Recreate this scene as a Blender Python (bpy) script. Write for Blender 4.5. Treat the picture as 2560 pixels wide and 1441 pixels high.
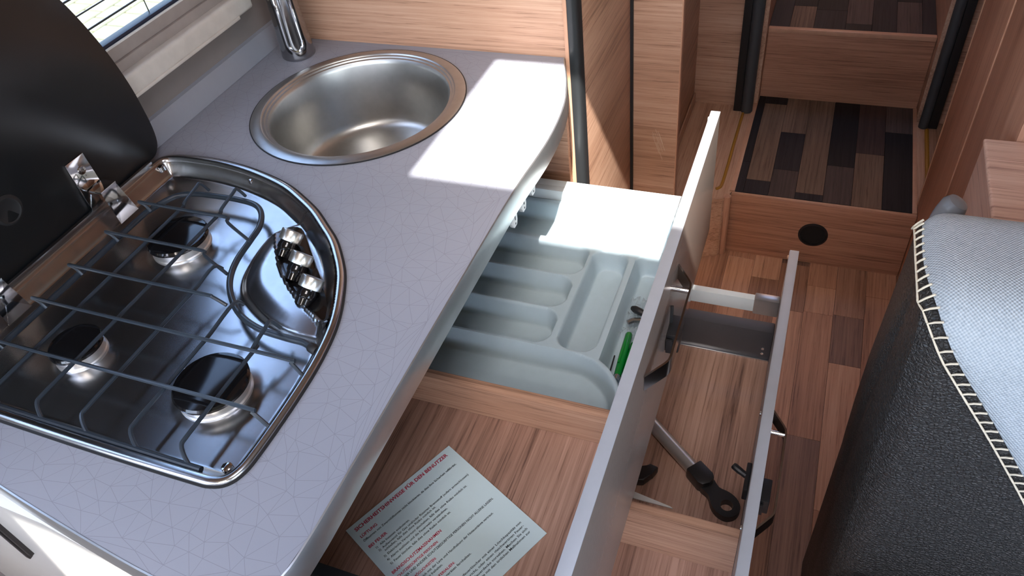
import bpy, bmesh, math, random
import numpy as np
from mathutils import Vector, Matrix
S = bpy.context.scene
for o in list(bpy.data.objects): bpy.data.objects.remove(o)
COL = S.collection
R_ = math.radians
random.seed(7)

# ---------------------------------------------------------------- camera
cd = bpy.data.cameras.new('camera'); cam = bpy.data.objects.new('camera', cd); COL.objects.link(cam)
cd.sensor_fit = 'HORIZONTAL'; cd.sensor_width = 36.0; cd.lens = 36.0 * 1887.37 / 2560; cd.clip_start = 0.02
cam.matrix_world = Matrix(((0.93134698, -0.16977503, 0.32213233, 0),
                           (0.34781498, 0.67663745, -0.64898883, 0),
                           (-0.1077847, 0.71647624, 0.68923455, 1.52),
                           (0, 0, 0, 1)))
S.camera = cam
# ---------------------------------------------------------------- world, sun, exposure
W = bpy.data.worlds.new('world'); S.world = W; W.use_nodes = True
wn = W.node_tree; bg = wn.nodes['Background']
sky = wn.nodes.new('ShaderNodeTexSky'); sky.sky_type = 'NISHITA'; sky.sun_disc = False
SUN = Vector((-0.225, 0.70, -1.0)).normalized()
sky.sun_elevation = math.asin(-SUN.z); sky.sun_rotation = math.atan2(-SUN.x, -SUN.y)
sky.air_density = 1.0; sky.dust_density = 3.0; sky.ozone_density = 1.0
wn.links.new(sky.outputs[0], bg.inputs[0]); bg.inputs[1].default_value = 1.15
sd = bpy.data.lights.new('sun', 'SUN'); sd.energy = 14.0; sd.angle = R_(0.6); sd.color = (1.0, 0.95, 0.88)
so = bpy.data.objects.new('sun', sd); COL.objects.link(so); so.location = (0, -2, 4)
so.rotation_euler = SUN.to_track_quat('-Z', 'Y').to_euler()
S.view_settings.view_transform = 'Standard'; S.view_settings.look = 'None'
S.view_settings.gamma = 1.0; S.view_settings.use_curve_mapping = False
S.view_settings.exposure = 0.5

# ---------------------------------------------------------------- materials
def srgb(r, g, b):
    return tuple(((c / 255) / 12.92 if c / 255 <= 0.04045 else ((c / 255 + 0.055) / 1.055) ** 2.4) for c in (r, g, b))
MATS = {}
class NT:
    def __init__(s, m): s.t = m.node_tree; s.n = s.t.nodes
    def add(s, typ, **k):
        n = s.n.new(typ)
        for a, v in k.items(): setattr(n, a, v)
        return n
    def link(s, a, b): s.t.links.new(a, b)
    def val(s, sock, v):
        if hasattr(v, 'is_linked') or isinstance(v, bpy.types.NodeSocket): s.link(v, sock)
        else: sock.default_value = v
    def math(s, op, a, b=None, c=None):
        n = s.add('ShaderNodeMath', operation=op); s.val(n.inputs[0], a)
        if b is not None: s.val(n.inputs[1], b)
        if c is not None: s.val(n.inputs[2], c)
        return n.outputs[0]
    def ramp(s, fac, stops):
        r = s.add('ShaderNodeValToRGB'); e = r.color_ramp.elements
        e[0].position, e[0].color = stops[0][0], (*stops[0][1], 1)
        e[1].position, e[1].color = stops[-1][0], (*stops[-1][1], 1)
        for p, c in stops[1:-1]:
            x = e.new(p); x.color = (*c, 1)
        s.link(fac, r.inputs[0]); return r.outputs[0]
    def coords(s, scale=(1, 1, 1), loc=(0, 0, 0)):
        tc = s.add('ShaderNodeTexCoord'); mp = s.add('ShaderNodeMapping')
        mp.inputs['Scale'].default_value = scale; mp.inputs['Location'].default_value = loc
        s.link(tc.outputs['Object'], mp.inputs[0]); return mp.outputs[0]
    def noise(s, vec, scale, detail=2, rough=0.5, dist=0.0):
        n = s.add('ShaderNodeTexNoise'); n.inputs['Scale'].default_value = scale
        n.inputs['Detail'].default_value = detail; n.inputs['Roughness'].default_value = rough
        n.inputs['Distortion'].default_value = dist; s.link(vec, n.inputs['Vector']); return n
    def bump(s, h, strength, dist, bsdf):
        b = s.add('ShaderNodeBump'); b.inputs['Strength'].default_value = strength
        b.inputs['Distance'].default_value = dist; s.link(h, b.inputs['Height']); s.link(b.outputs[0], bsdf.inputs['Normal'])
def pbr(name, col, rough=0.5, metal=0.0, spec=0.5, coat=0.0, trans=0.0, alpha=1.0, emit=None):
    if name in MATS: return MATS[name]
    m = bpy.data.materials.new(name); m.use_nodes = True; b = m.node_tree.nodes['Principled BSDF']
    b.inputs['Base Color'].default_value = (*col, 1); b.inputs['Roughness'].default_value = rough
    b.inputs['Metallic'].default_value = metal; b.inputs['Specular IOR Level'].default_value = spec
    b.inputs['Coat Weight'].default_value = coat; b.inputs['Coat Roughness'].default_value = 0.08
    b.inputs['Transmission Weight'].default_value = trans; b.inputs['Alpha'].default_value = alpha
    MATS[name] = m; return m
def fine(name, col, rough=0.5, metal=0.0, var=0.06, scale=40, bump=0.02, spec=0.5, coat=0.0):
    """plain surface with a little colour and gloss variation"""
    m = pbr(name, col, rough, metal, spec, coat); b = m.node_tree.nodes['Principled BSDF']; t = NT(m)
    v = t.coords(); n = t.noise(v, scale, 3)
    lo = tuple(c * (1 - var) for c in col); hi = tuple(min(1, c * (1 + var)) for c in col)
    t.link(t.ramp(n.outputs[0], [(0.3, lo), (0.7, hi)]), b.inputs['Base Color'])
    if bump: t.bump(t.noise(v, scale * 8, 2).outputs[0], bump, 0.001, b)
    return m
def wood(name, axis, dark, mid, light, rough=0.42, seed=0, scale=1.0, spec=0.4):
    if name in MATS: return MATS[name]
    m = pbr(name, mid, rough, 0, spec); b = m.node_tree.nodes['Principled BSDF']; t = NT(m)
    i = 'xyz'.index(axis)
    def sc(along, across):
        v = [across * scale] * 3; v[i] = along * scale; return tuple(v)
    off = (seed * 3.17, seed * 1.73, seed * 2.31)
    big = t.noise(t.coords(sc(1.1, 14), off), 1.0, 3, 0.55, 0.6).outputs[0]
    streak = t.noise(t.coords(sc(3.2, 190), off), 1.0, 5, 0.72, 0.4).outputs[0]
    pores = t.noise(t.coords(sc(14, 620), off), 1.0, 2, 0.6).outputs[0]
    f = t.math('ADD', t.math('MULTIPLY', big, 0.36), t.math('MULTIPLY', streak, 0.51))
    f = t.math('ADD', f, t.math('MULTIPLY', pores, 0.13))
    col = t.ramp(f, [(0.37, dark), (0.48, mid), (0.62, light)])
    pm = t.math('LESS_THAN', t.math('MULTIPLY', pores, streak), 0.17)
    mx = t.add('ShaderNodeMix', data_type='RGBA', blend_type='MULTIPLY')
    t.link(t.math('MULTIPLY', pm, 0.5), mx.inputs[0]); t.link(col, mx.inputs[6]); mx.inputs[7].default_value = (0.55, 0.5, 0.48, 1)
    t.link(mx.outputs[2], b.inputs['Base Color'])
    t.bump(streak, 0.08, 0.001, b)
    return m
WD, WM, WL = srgb(146, 110, 90), srgb(186, 145, 120), srgb(208, 170, 145)
wood_x = wood('walnut_grain_x', 'x', WD, WM, WL)
wood_y = wood('walnut_grain_y', 'y', WD, WM, WL, seed=2)
wood_z = wood('walnut_grain_z', 'z', WD, WM, WL, seed=5)
wood_red_x = wood('reddish_wood_grain_x', 'x', srgb(138, 96, 76), srgb(172, 124, 99), srgb(194, 146, 120), seed=3)
wood_red_z = wood('reddish_wood_grain_z', 'z', srgb(166, 120, 97), srgb(190, 142, 117), srgb(206, 160, 135), seed=4)
wood_drawer = wood('drawer_base_wood', 'y', srgb(112, 84, 72), srgb(160, 124, 107), srgb(190, 154, 136), seed=9, scale=0.75)
wood_pale = wood('pale_ash_wood', 'x', srgb(176, 136, 118), srgb(208, 168, 148), srgb(226, 192, 172), seed=11)
wood_pale_y = wood('pale_ash_wood_side', 'y', srgb(186, 146, 128), srgb(204, 164, 144), srgb(216, 180, 160), seed=13)
wood_edge = fine('wood_edge_strip', srgb(196, 150, 122), 0.4)
FLOOR = [wood('floor_plank_tone_%d' % k, 'y', *c, seed=20 + k, scale=0.9, rough=0.38) for k, c in enumerate([
    (srgb(112, 80, 64), srgb(146, 107, 86), srgb(170, 129, 106)),
    (srgb(128, 90, 71), srgb(166, 121, 96), srgb(190, 144, 117)),
    (srgb(152, 111, 88), srgb(188, 142, 115), srgb(208, 163, 136)),
    (srgb(96, 70, 60), srgb(124, 93, 79), srgb(150, 115, 98))])]
STEPM = [wood('step_plank_tone_%d' % k, 'y', *c, seed=40 + k, scale=0.9, rough=0.6, spec=0.25) for k, c in enumerate([
    (srgb(26, 25, 28), srgb(38, 36, 40), srgb(50, 47, 50)),
    (srgb(56, 48, 46), srgb(76, 64, 61), srgb(92, 78, 73)),
    (srgb(84, 67, 56), srgb(114, 92, 78), srgb(134, 110, 94)),
    (srgb(17, 17, 20), srgb(27, 26, 29), srgb(38, 36, 39)),
    (srgb(48, 38, 38), srgb(62, 49, 47), srgb(78, 62, 58))])]
steel = fine('brushed_steel', (0.56, 0.57, 0.58), 0.26, 1.0, 0.04, 60, 0)
steel_hob = fine('polished_hob_steel', (0.47, 0.47, 0.48), 0.23, 1.0, 0.04, 60, 0)
steel_sink = fine('satin_sink_steel', (0.47, 0.475, 0.465), 0.36, 1.0, 0.04, 60, 0)
chrome = pbr('chrome', (0.70, 0.71, 0.73), 0.07, 1.0)
dark_chrome = pbr('smoked_chrome', (0.42, 0.40, 0.39), 0.12, 1.0)
alu = fine('satin_aluminium', (0.50, 0.52, 0.53), 0.30, 0.88, 0.03, 50, 0)
white_metal = fine('white_lacquered_metal', srgb(214, 222, 224), 0.35, 0.1, 0.02, 30, 0)
dark_metal = fine('anthracite_metal', srgb(84, 84, 88), 0.4, 0.4, 0.03, 30, 0)
front_mat = fine('taupe_metallic_front', srgb(140, 127, 119), 0.27, 0.25, 0.03, 120, 0.01)
front_edge = fine('front_edge_grey', srgb(176, 180, 186), 0.4, 0.3, 0.02, 60, 0)
black_plastic = pbr('black_plastic', (0.012, 0.012, 0.013), 0.38)
black_rubber = pbr('black_rubber', (0.01, 0.01, 0.011), 0.55)
black_profile = pbr('black_profile', (0.02, 0.022, 0.024), 0.34)
grey_profile = pbr('charcoal_profile', (0.05, 0.055, 0.06), 0.4)
lid_black = pbr('satin_black_lid', (0.007, 0.008, 0.009), 0.34)
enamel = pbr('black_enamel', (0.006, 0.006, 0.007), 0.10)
wire_mat = pbr('dark_coated_wire', (0.025, 0.035, 0.048), 0.30)
tray_mat = fine('grey_tray_plastic', srgb(166, 184, 193), 0.30, 0.0, 0.02, 60, 0.01)
cream = fine('cream_plastic', srgb(206, 200, 192), 0.45)
wall_mat = fine('taupe_wall', srgb(126, 119, 116), 0.7, 0, 0.04, 25, 0.04)
strip_mat = fine('grey_splash_strip', srgb(142, 145, 154), 0.4, 0, 0.02)
frame_mat = fine('grey_window_frame', srgb(158, 150, 146), 0.45)
ceil_mat = fine('pale_ceiling', srgb(222, 218, 210), 0.7)
gloss_white = fine('gloss_white_door', srgb(212, 212, 208), 0.12, 0, 0.02, 20, 0, 0.5, 0.5)
paper_mat = fine('leaflet_paper', srgb(202, 222, 226), 0.6, 0, 0.01, 20, 0)
ink_red = pbr('red_ink', srgb(178, 40, 70), 0.6)
ink_black = pbr('black_ink', srgb(36, 44, 52), 0.6)
green = pbr('green_plastic', (0.0, 0.17, 0.02), 0.22, 0, 0.5, 0.3)
yellow = pbr('yellow_adhesive', srgb(166, 120, 40), 0.45)
white_plastic = fine('white_plastic', srgb(226, 228, 226), 0.4)
thread = fine('cream_thread', srgb(224, 214, 192), 0.8)
glass_mat = pbr('window_glass', (0.95, 0.97, 0.97), 0.02, 0, 0.5, 0, 1.0)
bag_mat = pbr('clear_plastic_film', (0.95, 0.97, 0.98), 0.08, 0, 0.6, 0, 0.9, 0.5)
paver_mat = fine('pale_paving', srgb(84, 88, 72), 0.8, 0, 0.12, 9)
joint_mat = fine('mossy_joint', srgb(74, 78, 36), 0.9, 0, 0.25, 12)

def worktop_material():
    m = pbr('lilac_grey_laminate', srgb(172, 172, 184), 0.42, 0, 0.4); b = m.node_tree.nodes['Principled BSDF']; t = NT(m)
    v = t.coords(); wf = t.add('ShaderNodeWireframe'); wf.inputs['Size'].default_value = 0.00055; acc = wf.outputs[0]
    tone = t.ramp(t.noise(v, 5, 2).outputs[0], [(0.3, srgb(140, 144, 156)), (0.7, srgb(147, 150, 161))])
    mx = t.add('ShaderNodeMix', data_type='RGBA'); t.link(t.math('MULTIPLY', acc, 0.40), mx.inputs[0])
    t.link(tone, mx.inputs[6]); mx.inputs[7].default_value = (*srgb(98, 97, 105), 1)
    t.link(mx.outputs[2], b.inputs['Base Color']); return m
worktop_mat = worktop_material()
def leather_material():
    m = pbr('black_leatherette', srgb(43, 42, 41), 0.40, 0, 0.45); b = m.node_tree.nodes['Principled BSDF']; t = NT(m)
    v = t.coords(); vo = t.add('ShaderNodeTexVoronoi', feature='DISTANCE_TO_EDGE'); vo.inputs['Scale'].default_value = 230
    nz = t.noise(v, 120, 2); ad = t.add('ShaderNodeVectorMath', operation='MULTIPLY_ADD'); t.link(nz.outputs['Color'], ad.inputs[0])
    ad.inputs[1].default_value = (.004, .004, .004); t.link(v, ad.inputs[2]); t.link(ad.outputs[0], vo.inputs['Vector'])
    h = t.math('MINIMUM', vo.outputs['Distance'], 0.25); t.bump(h, 0.75, 0.006, b)
    return m
leather = leather_material()
def fabric_material():
    m = pbr('light_grey_woven_fabric', srgb(200, 208, 214), 0.85, 0, 0.2); b = m.node_tree.nodes['Principled BSDF']; t = NT(m)
    tc = t.add('ShaderNodeTexCoord'); sep = t.add('ShaderNodeSeparateXYZ'); t.link(tc.outputs['UV'], sep.inputs[0])
    a = t.math('SINE', t.math('MULTIPLY', sep.outputs[0], 2 * math.pi)); c = t.math('SINE', t.math('MULTIPLY', sep.outputs[1], 2 * math.pi))
    pr = t.math('MULTIPLY_ADD', t.math('MULTIPLY', a, c), 0.5, 0.5)
    nz = t.noise(t.coords(), 300, 2).outputs[0]
    f = t.math('ADD', t.math('MULTIPLY', pr, 0.6), t.math('MULTIPLY', nz, 0.5))
    t.link(t.ramp(f, [(0.1, srgb(140, 152, 162)), (0.55, srgb(174, 184, 191)), (0.95, srgb(198, 205, 209))]), b.inputs['Base Color'])
    t.bump(pr, 0.6, 0.0015, b); return m
fabric = fabric_material()

# ---------------------------------------------------------------- builders
def BM(): return bmesh.new()
def box(bm, x0, x1, y0, y1, z0, z1, bev=0.0, seg=2):
    vs = [bm.verts.new((x, y, z)) for x in (x0, x1) for y in (y0, y1) for z in (z0, z1)]
    fs = [bm.faces.new([vs[i] for i in q]) for q in ((0, 1, 3, 2), (4, 6, 7, 5), (0, 4, 5, 1), (2, 3, 7, 6), (0, 2, 6, 4), (1, 5, 7, 3))]
    if bev:
        es = list({e for f in fs for e in f.edges})
        bmesh.ops.bevel(bm, geom=es, offset=bev, segments=seg, affect='EDGES', profile=0.6)
    return bm
def hexa(bm, bot, top, bev=0.0):
    """prism between two matching polygons of 3-D points"""
    a = [bm.verts.new(p) for p in bot]; b = [bm.verts.new(p) for p in top]; n = len(a)
    fs = [bm.faces.new(a[::-1]), bm.faces.new(b)]
    for i in range(n): fs.append(bm.faces.new((a[i], a[(i + 1) % n], b[(i + 1) % n], b[i])))
    if bev:
        es = list({e for f in fs for e in f.edges}); bmesh.ops.bevel(bm, geom=es, offset=bev, segments=2, affect='EDGES', profile=0.6)
    return bm
def prism(bm, poly, z0, z1, bev=0.0):
    return hexa(bm, [(x, y, z0) for x, y in poly], [(x, y, z1) for x, y in poly], bev)
def tube(bm, pts, r, seg=8, closed=False, flat=None):
    P = [Vector(p) for p in pts]; n = len(P); rings = []; up = None
    for i in range(n):
        if closed: d = P[(i + 1) % n] - P[i - 1]
        else: d = P[min(i + 1, n - 1)] - P[max(i - 1, 0)]
        d.normalize()
        if up is None:
            up = Vector((0, 0, 1)) if abs(d.z) < 0.9 else Vector((1, 0, 0))
        up = (up - d * up.dot(d)); up.normalize(); s = d.cross(up)
        rr = r[i] if isinstance(r, (list, tuple)) else r
        rings.append([bm.verts.new(P[i] + (s * math.cos(a) + up * math.sin(a)) * rr) for a in (2 * math.pi * k / seg for k in range(seg))])
    m = n if closed else n - 1
    for i in range(m):
        A, B = rings[i], rings[(i + 1) % n]
        for k in range(seg): bm.faces.new((A[k], A[(k + 1) % seg], B[(k + 1) % seg], B[k]))
    if not closed: bm.faces.new(rings[0][::-1]); bm.faces.new(rings[-1])
    return bm
def lathe(bm, prof, base=(0, 0, 0), axis=(0, 0, 1), seg=32, cap=True):
    q = Vector((0, 0, 1)).rotation_difference(Vector(axis).normalized()); base = Vector(base); rings = []
    for r, z in prof:
        if r < 1e-6: rings.append([bm.verts.new(base + q @ Vector((0, 0, z)))])
        else: rings.append([bm.verts.new(base + q @ Vector((r * math.cos(a), r * math.sin(a), z))) for a in (2 * math.pi * k / seg for k in range(seg))])
    for A, B in zip(rings, rings[1:]):
        for k in range(seg):
            k2 = (k + 1) % seg
            if len(A) == 1 and len(B) == 1: continue
            if len(A) == 1: bm.faces.new((A[0], B[k2], B[k]))
            elif len(B) == 1: bm.faces.new((A[k], A[k2], B[0]))
            else: bm.faces.new((A[k], A[k2], B[k2], B[k]))
    if cap:
        if len(rings[0]) > 1: bm.faces.new(rings[0][::-1])
        if len(rings[-1]) > 1: bm.faces.new(rings[-1])
    return bm
def catmull(pts, n=6, closed=True):
    P = [Vector(p) for p in pts]; out = []; N = len(P)
    for i in range(N if closed else N - 1):
        g = (lambda k: P[k % N]) if closed else (lambda k: P[max(0, min(N - 1, k))])
        a, b, c, d = g(i - 1), g(i), g(i + 1), g(i + 2)
        for j in range(n):
            t = j / n
            out.append(0.5 * ((2 * b) + (c - a) * t + (2 * a - 5 * b + 4 * c - d) * t * t + (3 * b - a - 3 * c + d) * t ** 3))
    if not closed: out.append(P[-1])
    return out
def root_of(o):
    while o.parent: o = o.parent
    return o
def obj(name, bm, m, parent=None, ang=35, fix=True):
    if fix: bmesh.ops.recalc_face_normals(bm, faces=bm.faces)
    me = bpy.data.meshes.new(name)
    if parent is not None:
        L = root_of(parent).location; bmesh.ops.translate(bm, vec=-L, verts=bm.verts)
    bm.to_mesh(me); bm.free()
    if ang:
        me.polygons.foreach_set('use_smooth', [True] * len(me.polygons)); me.set_sharp_from_angle(angle=R_(ang))
    me.materials.append(m)
    o = bpy.data.objects.new(name, me); COL.objects.link(o)
    if parent is not None: o.parent = parent
    return o
def tag(o, label, cat, group=None):
    o['label'] = label; o['category'] = cat
    if group: o['group'] = group
    return o
def thing(name, label, cat, loc, group=None):
    o = bpy.data.objects.new(name, None); o.empty_display_size = 0.05; COL.objects.link(o); o.location = loc
    return tag(o, label, cat, group)
def struct(name, bm, m, label, cat, ang=35):
    o = obj(name, bm, m, None, ang); o['kind'] = 'structure'; return tag(o, label, cat)
def copy_tree(o, off, parent=None):
    c = o.copy(); COL.objects.link(c); c.parent = parent
    if parent is None: c.location = o.location + Vector(off)
    for ch in list(o.children): copy_tree(ch, off, c)
    return c
def offset_poly(P, d):
    n = len(P); out = []
    for i in range(n):
        a, b, c = Vector(P[i - 1]), Vector(P[i]), Vector(P[(i + 1) % n])
        t = (c - a).normalized(); out.append(b + Vector((t.y, -t.x)) * d)
    return out
def sdf_poly(X, Y, P):
    d = np.full(X.shape, 1e9); ins = np.zeros(X.shape, bool); n = len(P)
    for i in range(n):
        ax, ay = P[i][0], P[i][1]; bx, by = P[(i + 1) % n][0], P[(i + 1) % n][1]
        ex, ey = bx - ax, by - ay; wx, wy = X - ax, Y - ay
        t = np.clip((wx * ex + wy * ey) / (ex * ex + ey * ey + 1e-12), 0, 1)
        d = np.minimum(d, (wx - ex * t) ** 2 + (wy - ey * t) ** 2)
        c = ((ay > Y) != (by > Y)) & (X < (bx - ax) * (Y - ay) / (by - ay + 1e-15) + ax); ins ^= c
    d = np.sqrt(d); return np.where(ins, -d, d)
def sst(x): x = np.clip(x, 0, 1); return x * x * (3 - 2 * x)
def area(P): return sum(P[i - 1][0] * P[i][1] - P[i][0] * P[i - 1][1] for i in range(len(P)))
def ccw(P): return P if area(P) > 0 else P[::-1]

# ================================================================ the setting
CT = 0.900           # worktop level
bm = BM(); box(bm, -0.985, 1.15, -1.6, 3.3, -0.06, -0.004)
floor = struct('floor', bm, FLOOR[3], 'vinyl floor of reddish brown wood strips in the aisle', 'floor')
def plank(x0, x1, y0, y1, z0, z1, m, parent):
    bm = BM(); box(bm, x0 + .0004, x1 - .0004, y0 + .0004, y1 - .0004, z0, z1, 0.0004, 1); return obj('plank', bm, m, parent)
xs = [-0.361 + 0.0745 * k for k in range(12)]
known = {5: [(1.534, 1.72, 0), (1.12, 1.534, 2), (0.7, 1.12, 0)], 6: [(1.644, 1.76, 1), (1.54, 1.644, 2), (1.13, 1.54, 1), (0.6, 1.13, 3)],
         7: [(1.546, 1.76, 0), (1.375, 1.546, 3), (0.95, 1.375, 2), (0.5, 0.95, 1)]}
for i in range(11):
    x0, x1 = xs[i], xs[i + 1]
    if i in known: segs = known[i]
    else:
        segs = []; y = 1.76 - random.uniform(0, .25); segs.append((y, 1.76, random.choice([0, 1, 1, 2])))
        while y > 0.1:
            l = random.uniform(.28, .46); segs.append((y - l, y, random.choice([0, 0, 1, 1, 2, 3]))); y -= l
    for a, b, k in segs: plank(x0, x1, a, b, -0.004, 0.0, FLOOR[k], floor)
    lo = min(s[0] for s in segs)
    if i in known: plank(x0, x1, lo - .5, lo, -0.004, 0.0, FLOOR[(i + 1) % 3], floor)

# window wall, plus an unseen forward opening added to light the right wall
bm = BM(); WY0, WY1, WZ0, WZ1 = 0.06, 1.035, 1.066, 1.50
XW = -0.985
for b_ in ((XW - .03, XW, -1.6, -1.45, 0, 2.0), (XW - .03, XW, -1.45, -.15, 0, .85), (XW - .03, XW, -1.45, -.15, 1.75, 2.0), (XW - .03, XW, -.15, WY0, 0, 2.0), (XW - .03, XW, WY1, 3.3, 0, 2.0), (XW - .03, XW, WY0, WY1, 0, WZ0), (XW - .03, XW, WY0, WY1, WZ1, 2.0)): box(bm, *b_)
struct('wall_left', bm, wall_mat, 'taupe side wall with the kitchen window', 'wall')
# window: frame of stepped profiles, pane, gasket
win = bpy.data.objects.new('window_1', None); COL.objects.link(win); win.location = (XW, 0.55, 1.07); win['kind'] = 'structure'
tag(win, 'framed kitchen window with cream sill bar behind the hob lid', 'window')
bm = BM(); box(bm, -.985, -.972, WY0 - .03, WY1 + .012, 1.020, 1.046, .003); box(bm, -.985, -.976, WY0 - .03, WY1 + .006, 1.046, 1.0665, .002); obj('frame_bottom', bm, frame_mat, win)
bm = BM(); box(bm, -.979, -.9755, WY0 - .03, WY1, 1.0655, 1.0685, .0008); obj('bead', bm, white_plastic, win)
bm = BM(); box(bm, -.997, -.9795, WY0, WY1, 1.0655, 1.0735, .002); obj('gasket', bm, pbr('navy_gasket', (.012, .02, .045), .5), win)
bm = BM(); box(bm, -.985, -.972, WY1, WY1 + .035, 1.03, WZ1 + .03, .003); obj('frame_side', bm, frame_mat, win)
bm = BM(); box(bm, -.985, -.972, WY0 - .035, WY0, 1.03, WZ1 + .03, .003); obj('frame_side', bm, frame_mat, win)
bm = BM(); box(bm, -.985, -.972, WY0 - .03, WY1 + .03, WZ1, WZ1 + .03, .003); obj('frame_top', bm, frame_mat, win)
bm = BM(); box(bm, -1.004, -1.000, WY0, WY1, WZ0, WZ1); obj('pane', bm, glass_mat, win)
bm = BM(); box(bm, -.985, -.955, WY0 - .05, 1.063, .9965, 1.030, .008, 4); sill = obj('sill_bar', bm, cream, win)
bm = BM(); box(bm, -.985, -.9535, WY0 - .05, 1.018, .9945, 1.0005, .002); obj('sill_lip', bm, cream, sill)
# pleated insect screen: pleat lines and a cord
scr = thing('insect_screen', 'pleated insect screen with thin dark pleat lines across the window', 'screen', (-.99, .55, 1.07))
for k in range(9):
    bm = BM(); tube(bm, [(-.992, WY0, 1.0985 + k * .0235), (-.992, WY1, 1.0985 + k * .0235)], .0011 if k % 2 else .0015, 6); obj('pleat', bm, grey_profile, scr)
for y in (.42, .868):
    bm = BM(); tube(bm, [(-.990, y, 1.072), (-.990, y, WZ1)], .0009, 6); obj('cord', bm, grey_profile, scr)
bm = BM(); box(bm, -1.0, -.982, WY0, WY1, WZ1 - .03, WZ1, .003); obj('cassette', bm, frame_mat, scr)
# ceiling with two roof hatches, and a rear one added to brighten the steps
CZ = 2.0; H1 = (-0.270, 0.20, -0.022, 0.345); H2 = (-0.46, -0.14, -0.95, -0.640); H3 = (-0.15, 0.35, 2.62, 3.05)
bm = BM()
box(bm, -.985, 1.15, H1[3], H3[2], CZ, CZ + .03); box(bm, -.985, 1.15, H3[3], 3.3, CZ, CZ + .03); box(bm, -.985, 1.15, H2[3], H1[2], CZ, CZ + .03); box(bm, -.985, 1.15, -1.6, H2[2], CZ, CZ + .03)
for h in (H1, H2, H3): box(bm, -.985, h[0], h[2], h[3], CZ, CZ + .03); box(bm, h[1], 1.15, h[2], h[3], CZ, CZ + .03)
struct('ceiling', bm, ceil_mat, 'pale ceiling with open roof hatches, the rear one added for light', 'ceiling')
# rear partition behind the sink and its black end profile
bm = BM(); box(bm, -.985, -.392, 1.142, 1.166, 0, CZ, .0015); part_w = struct('wall_rear', bm, wood_x, 'walnut partition panel behind the sink', 'wall')
bm = BM(); pr = [(-.392, 1.140), (-.384, 1.1395), (-.3775, 1.1425), (-.3745, 1.149), (-.374, 1.166), (-.392, 1.166)]; prism(bm, pr, 0, CZ); obj('edge_profile', bm, black_profile, part_w, 60)
bm = BM(); box(bm, -.3985, -.3918, 1.1385, 1.1425, 0, CZ, .001); obj('edge_strip', bm, wood_edge, part_w)
# tall cupboard beyond
cup = thing('tall_cupboard', 'walnut tall cupboard side with diagonal sunlight beyond the black strip', 'cupboard', (-.68, 1.34, 0))
bm = BM(); box(bm, -.985, -.378, 1.1665, 1.508, 0, CZ, .001); obj('side_panel', bm, wood_y, cup)
war = thing('wardrobe', 'walnut wardrobe front with horizontal grain and pale scuff beside the steps', 'wardrobe', (-.63, 1.8, 0))
bm = BM(); box(bm, -.985, -.342, 1.534, 2.20, 0, CZ, .001); obj('body', bm, wood_y, war)
bm = BM(); box(bm, -.372, -.270, 1.513, 1.533, 0, CZ, .001); obj('front_panel', bm, wood_x, war)
bm = BM(); box(bm, -.2705, -.2675, 1.5125, 1.5335, 0, CZ, .0006); obj('edge_strip', bm, wood_edge, war)
bm = BM(); box(bm, -.3785, -.3725, 1.5085, 1.530, 0, CZ); obj('gap_shadow_strip', bm, black_profile, war)  # solid black strip set into the joint in place of its shade
for k in range(13):
    u = random.uniform(0, 1); x0 = -.332 + .022 * u + .006 * random.random(); z0 = .52 + .05 * random.random() - .05 * u; l = random.uniform(.014, .05)
    bm = BM(); hexa(bm, [(x0, 1.5128, z0), (x0 + .0007, 1.5128, z0), (x0 + .0007 + l * .35, 1.5128, z0 - l), (x0 + l * .35, 1.5128, z0 - l)],
                    [(x0, 1.5125, z0), (x0 + .0007, 1.5125, z0), (x0 + .0007 + l * .35, 1.5125, z0 - l), (x0 + l * .35, 1.5125, z0 - l)])
    obj('scuff', bm, pbr('pale_scuff', srgb(214, 190, 170), .5), war)
bm = BM(); box(bm, -.345, -.212, 2.20, 2.22, 0, CZ); struct('wall_rear_left', bm, wood_x, 'dark walnut panel beside the left black door profile', 'wall')
bm = BM(); box(bm, .364, 1.15, 2.20, 2.22, 0, CZ); struct('wall_rear_right', bm, wood_x, 'dark walnut panel beside the right black door profile', 'wall')
for s, (xa, xb, xc) in {'left': (-.212, -.190, -.155), 'right': (.364, .342, .315)}.items():
    t = thing('door_profile', '%s of the two upright black door profiles beside the steps' % s, 'door profile', ((xa + xc) / 2, 2.17, .205))
    bm = BM(); box(bm, min(xa, xb), max(xa, xb), 2.165, 2.20, .2055, CZ, .001); obj('seal', bm, black_rubber, t)
    bm = BM(); tube(bm, [((xb + xc) / 2, 2.172, .2055), ((xb + xc) / 2, 2.172, CZ)], abs(xb - xc) / 2, 20); obj('bar', bm, grey_profile, t)
# right-hand wall block
bm = BM(); box(bm, .3135, 1.15, 1.19, 1.515, 0, CZ, .001); wr = struct('wall_right', bm, wood_red_z, 'reddish wood wall panel to the right of the steps', 'wall')
bm = BM(); box(bm, .3135, 1.15, 1.5165, 1.789, 0, CZ, .001); obj('panel', bm, wood_red_z, wr)
bm = BM(); box(bm, .3110, .3136, 1.5135, 1.5180, 0, CZ, .0006); obj('joint_strip', bm, wood_edge, wr)
bm = BM(); box(bm, .3115, .3150, 1.7875, 1.7915, 0, CZ, .0006); obj('edge_strip', bm, wood_edge, wr)
bm = BM(); box(bm, .43, .45, 1.79, 2.20, 0, CZ); struct('wall_right_niche', bm, wood_y, 'dark wood niche wall behind the right wall panel', 'wall')
for nm, xa, xb, l in (('wall_stair_left', -.175, -.146, 'wooden side cheek left of the upper step'), ('wall_stair_right', .3115, .34, 'wooden side cheek right of the upper step')):
    bm = BM(); box(bm, xa, xb, 2.2205, 3.3, 0, CZ); struct(nm, bm, wood_y, l, 'wall')
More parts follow.
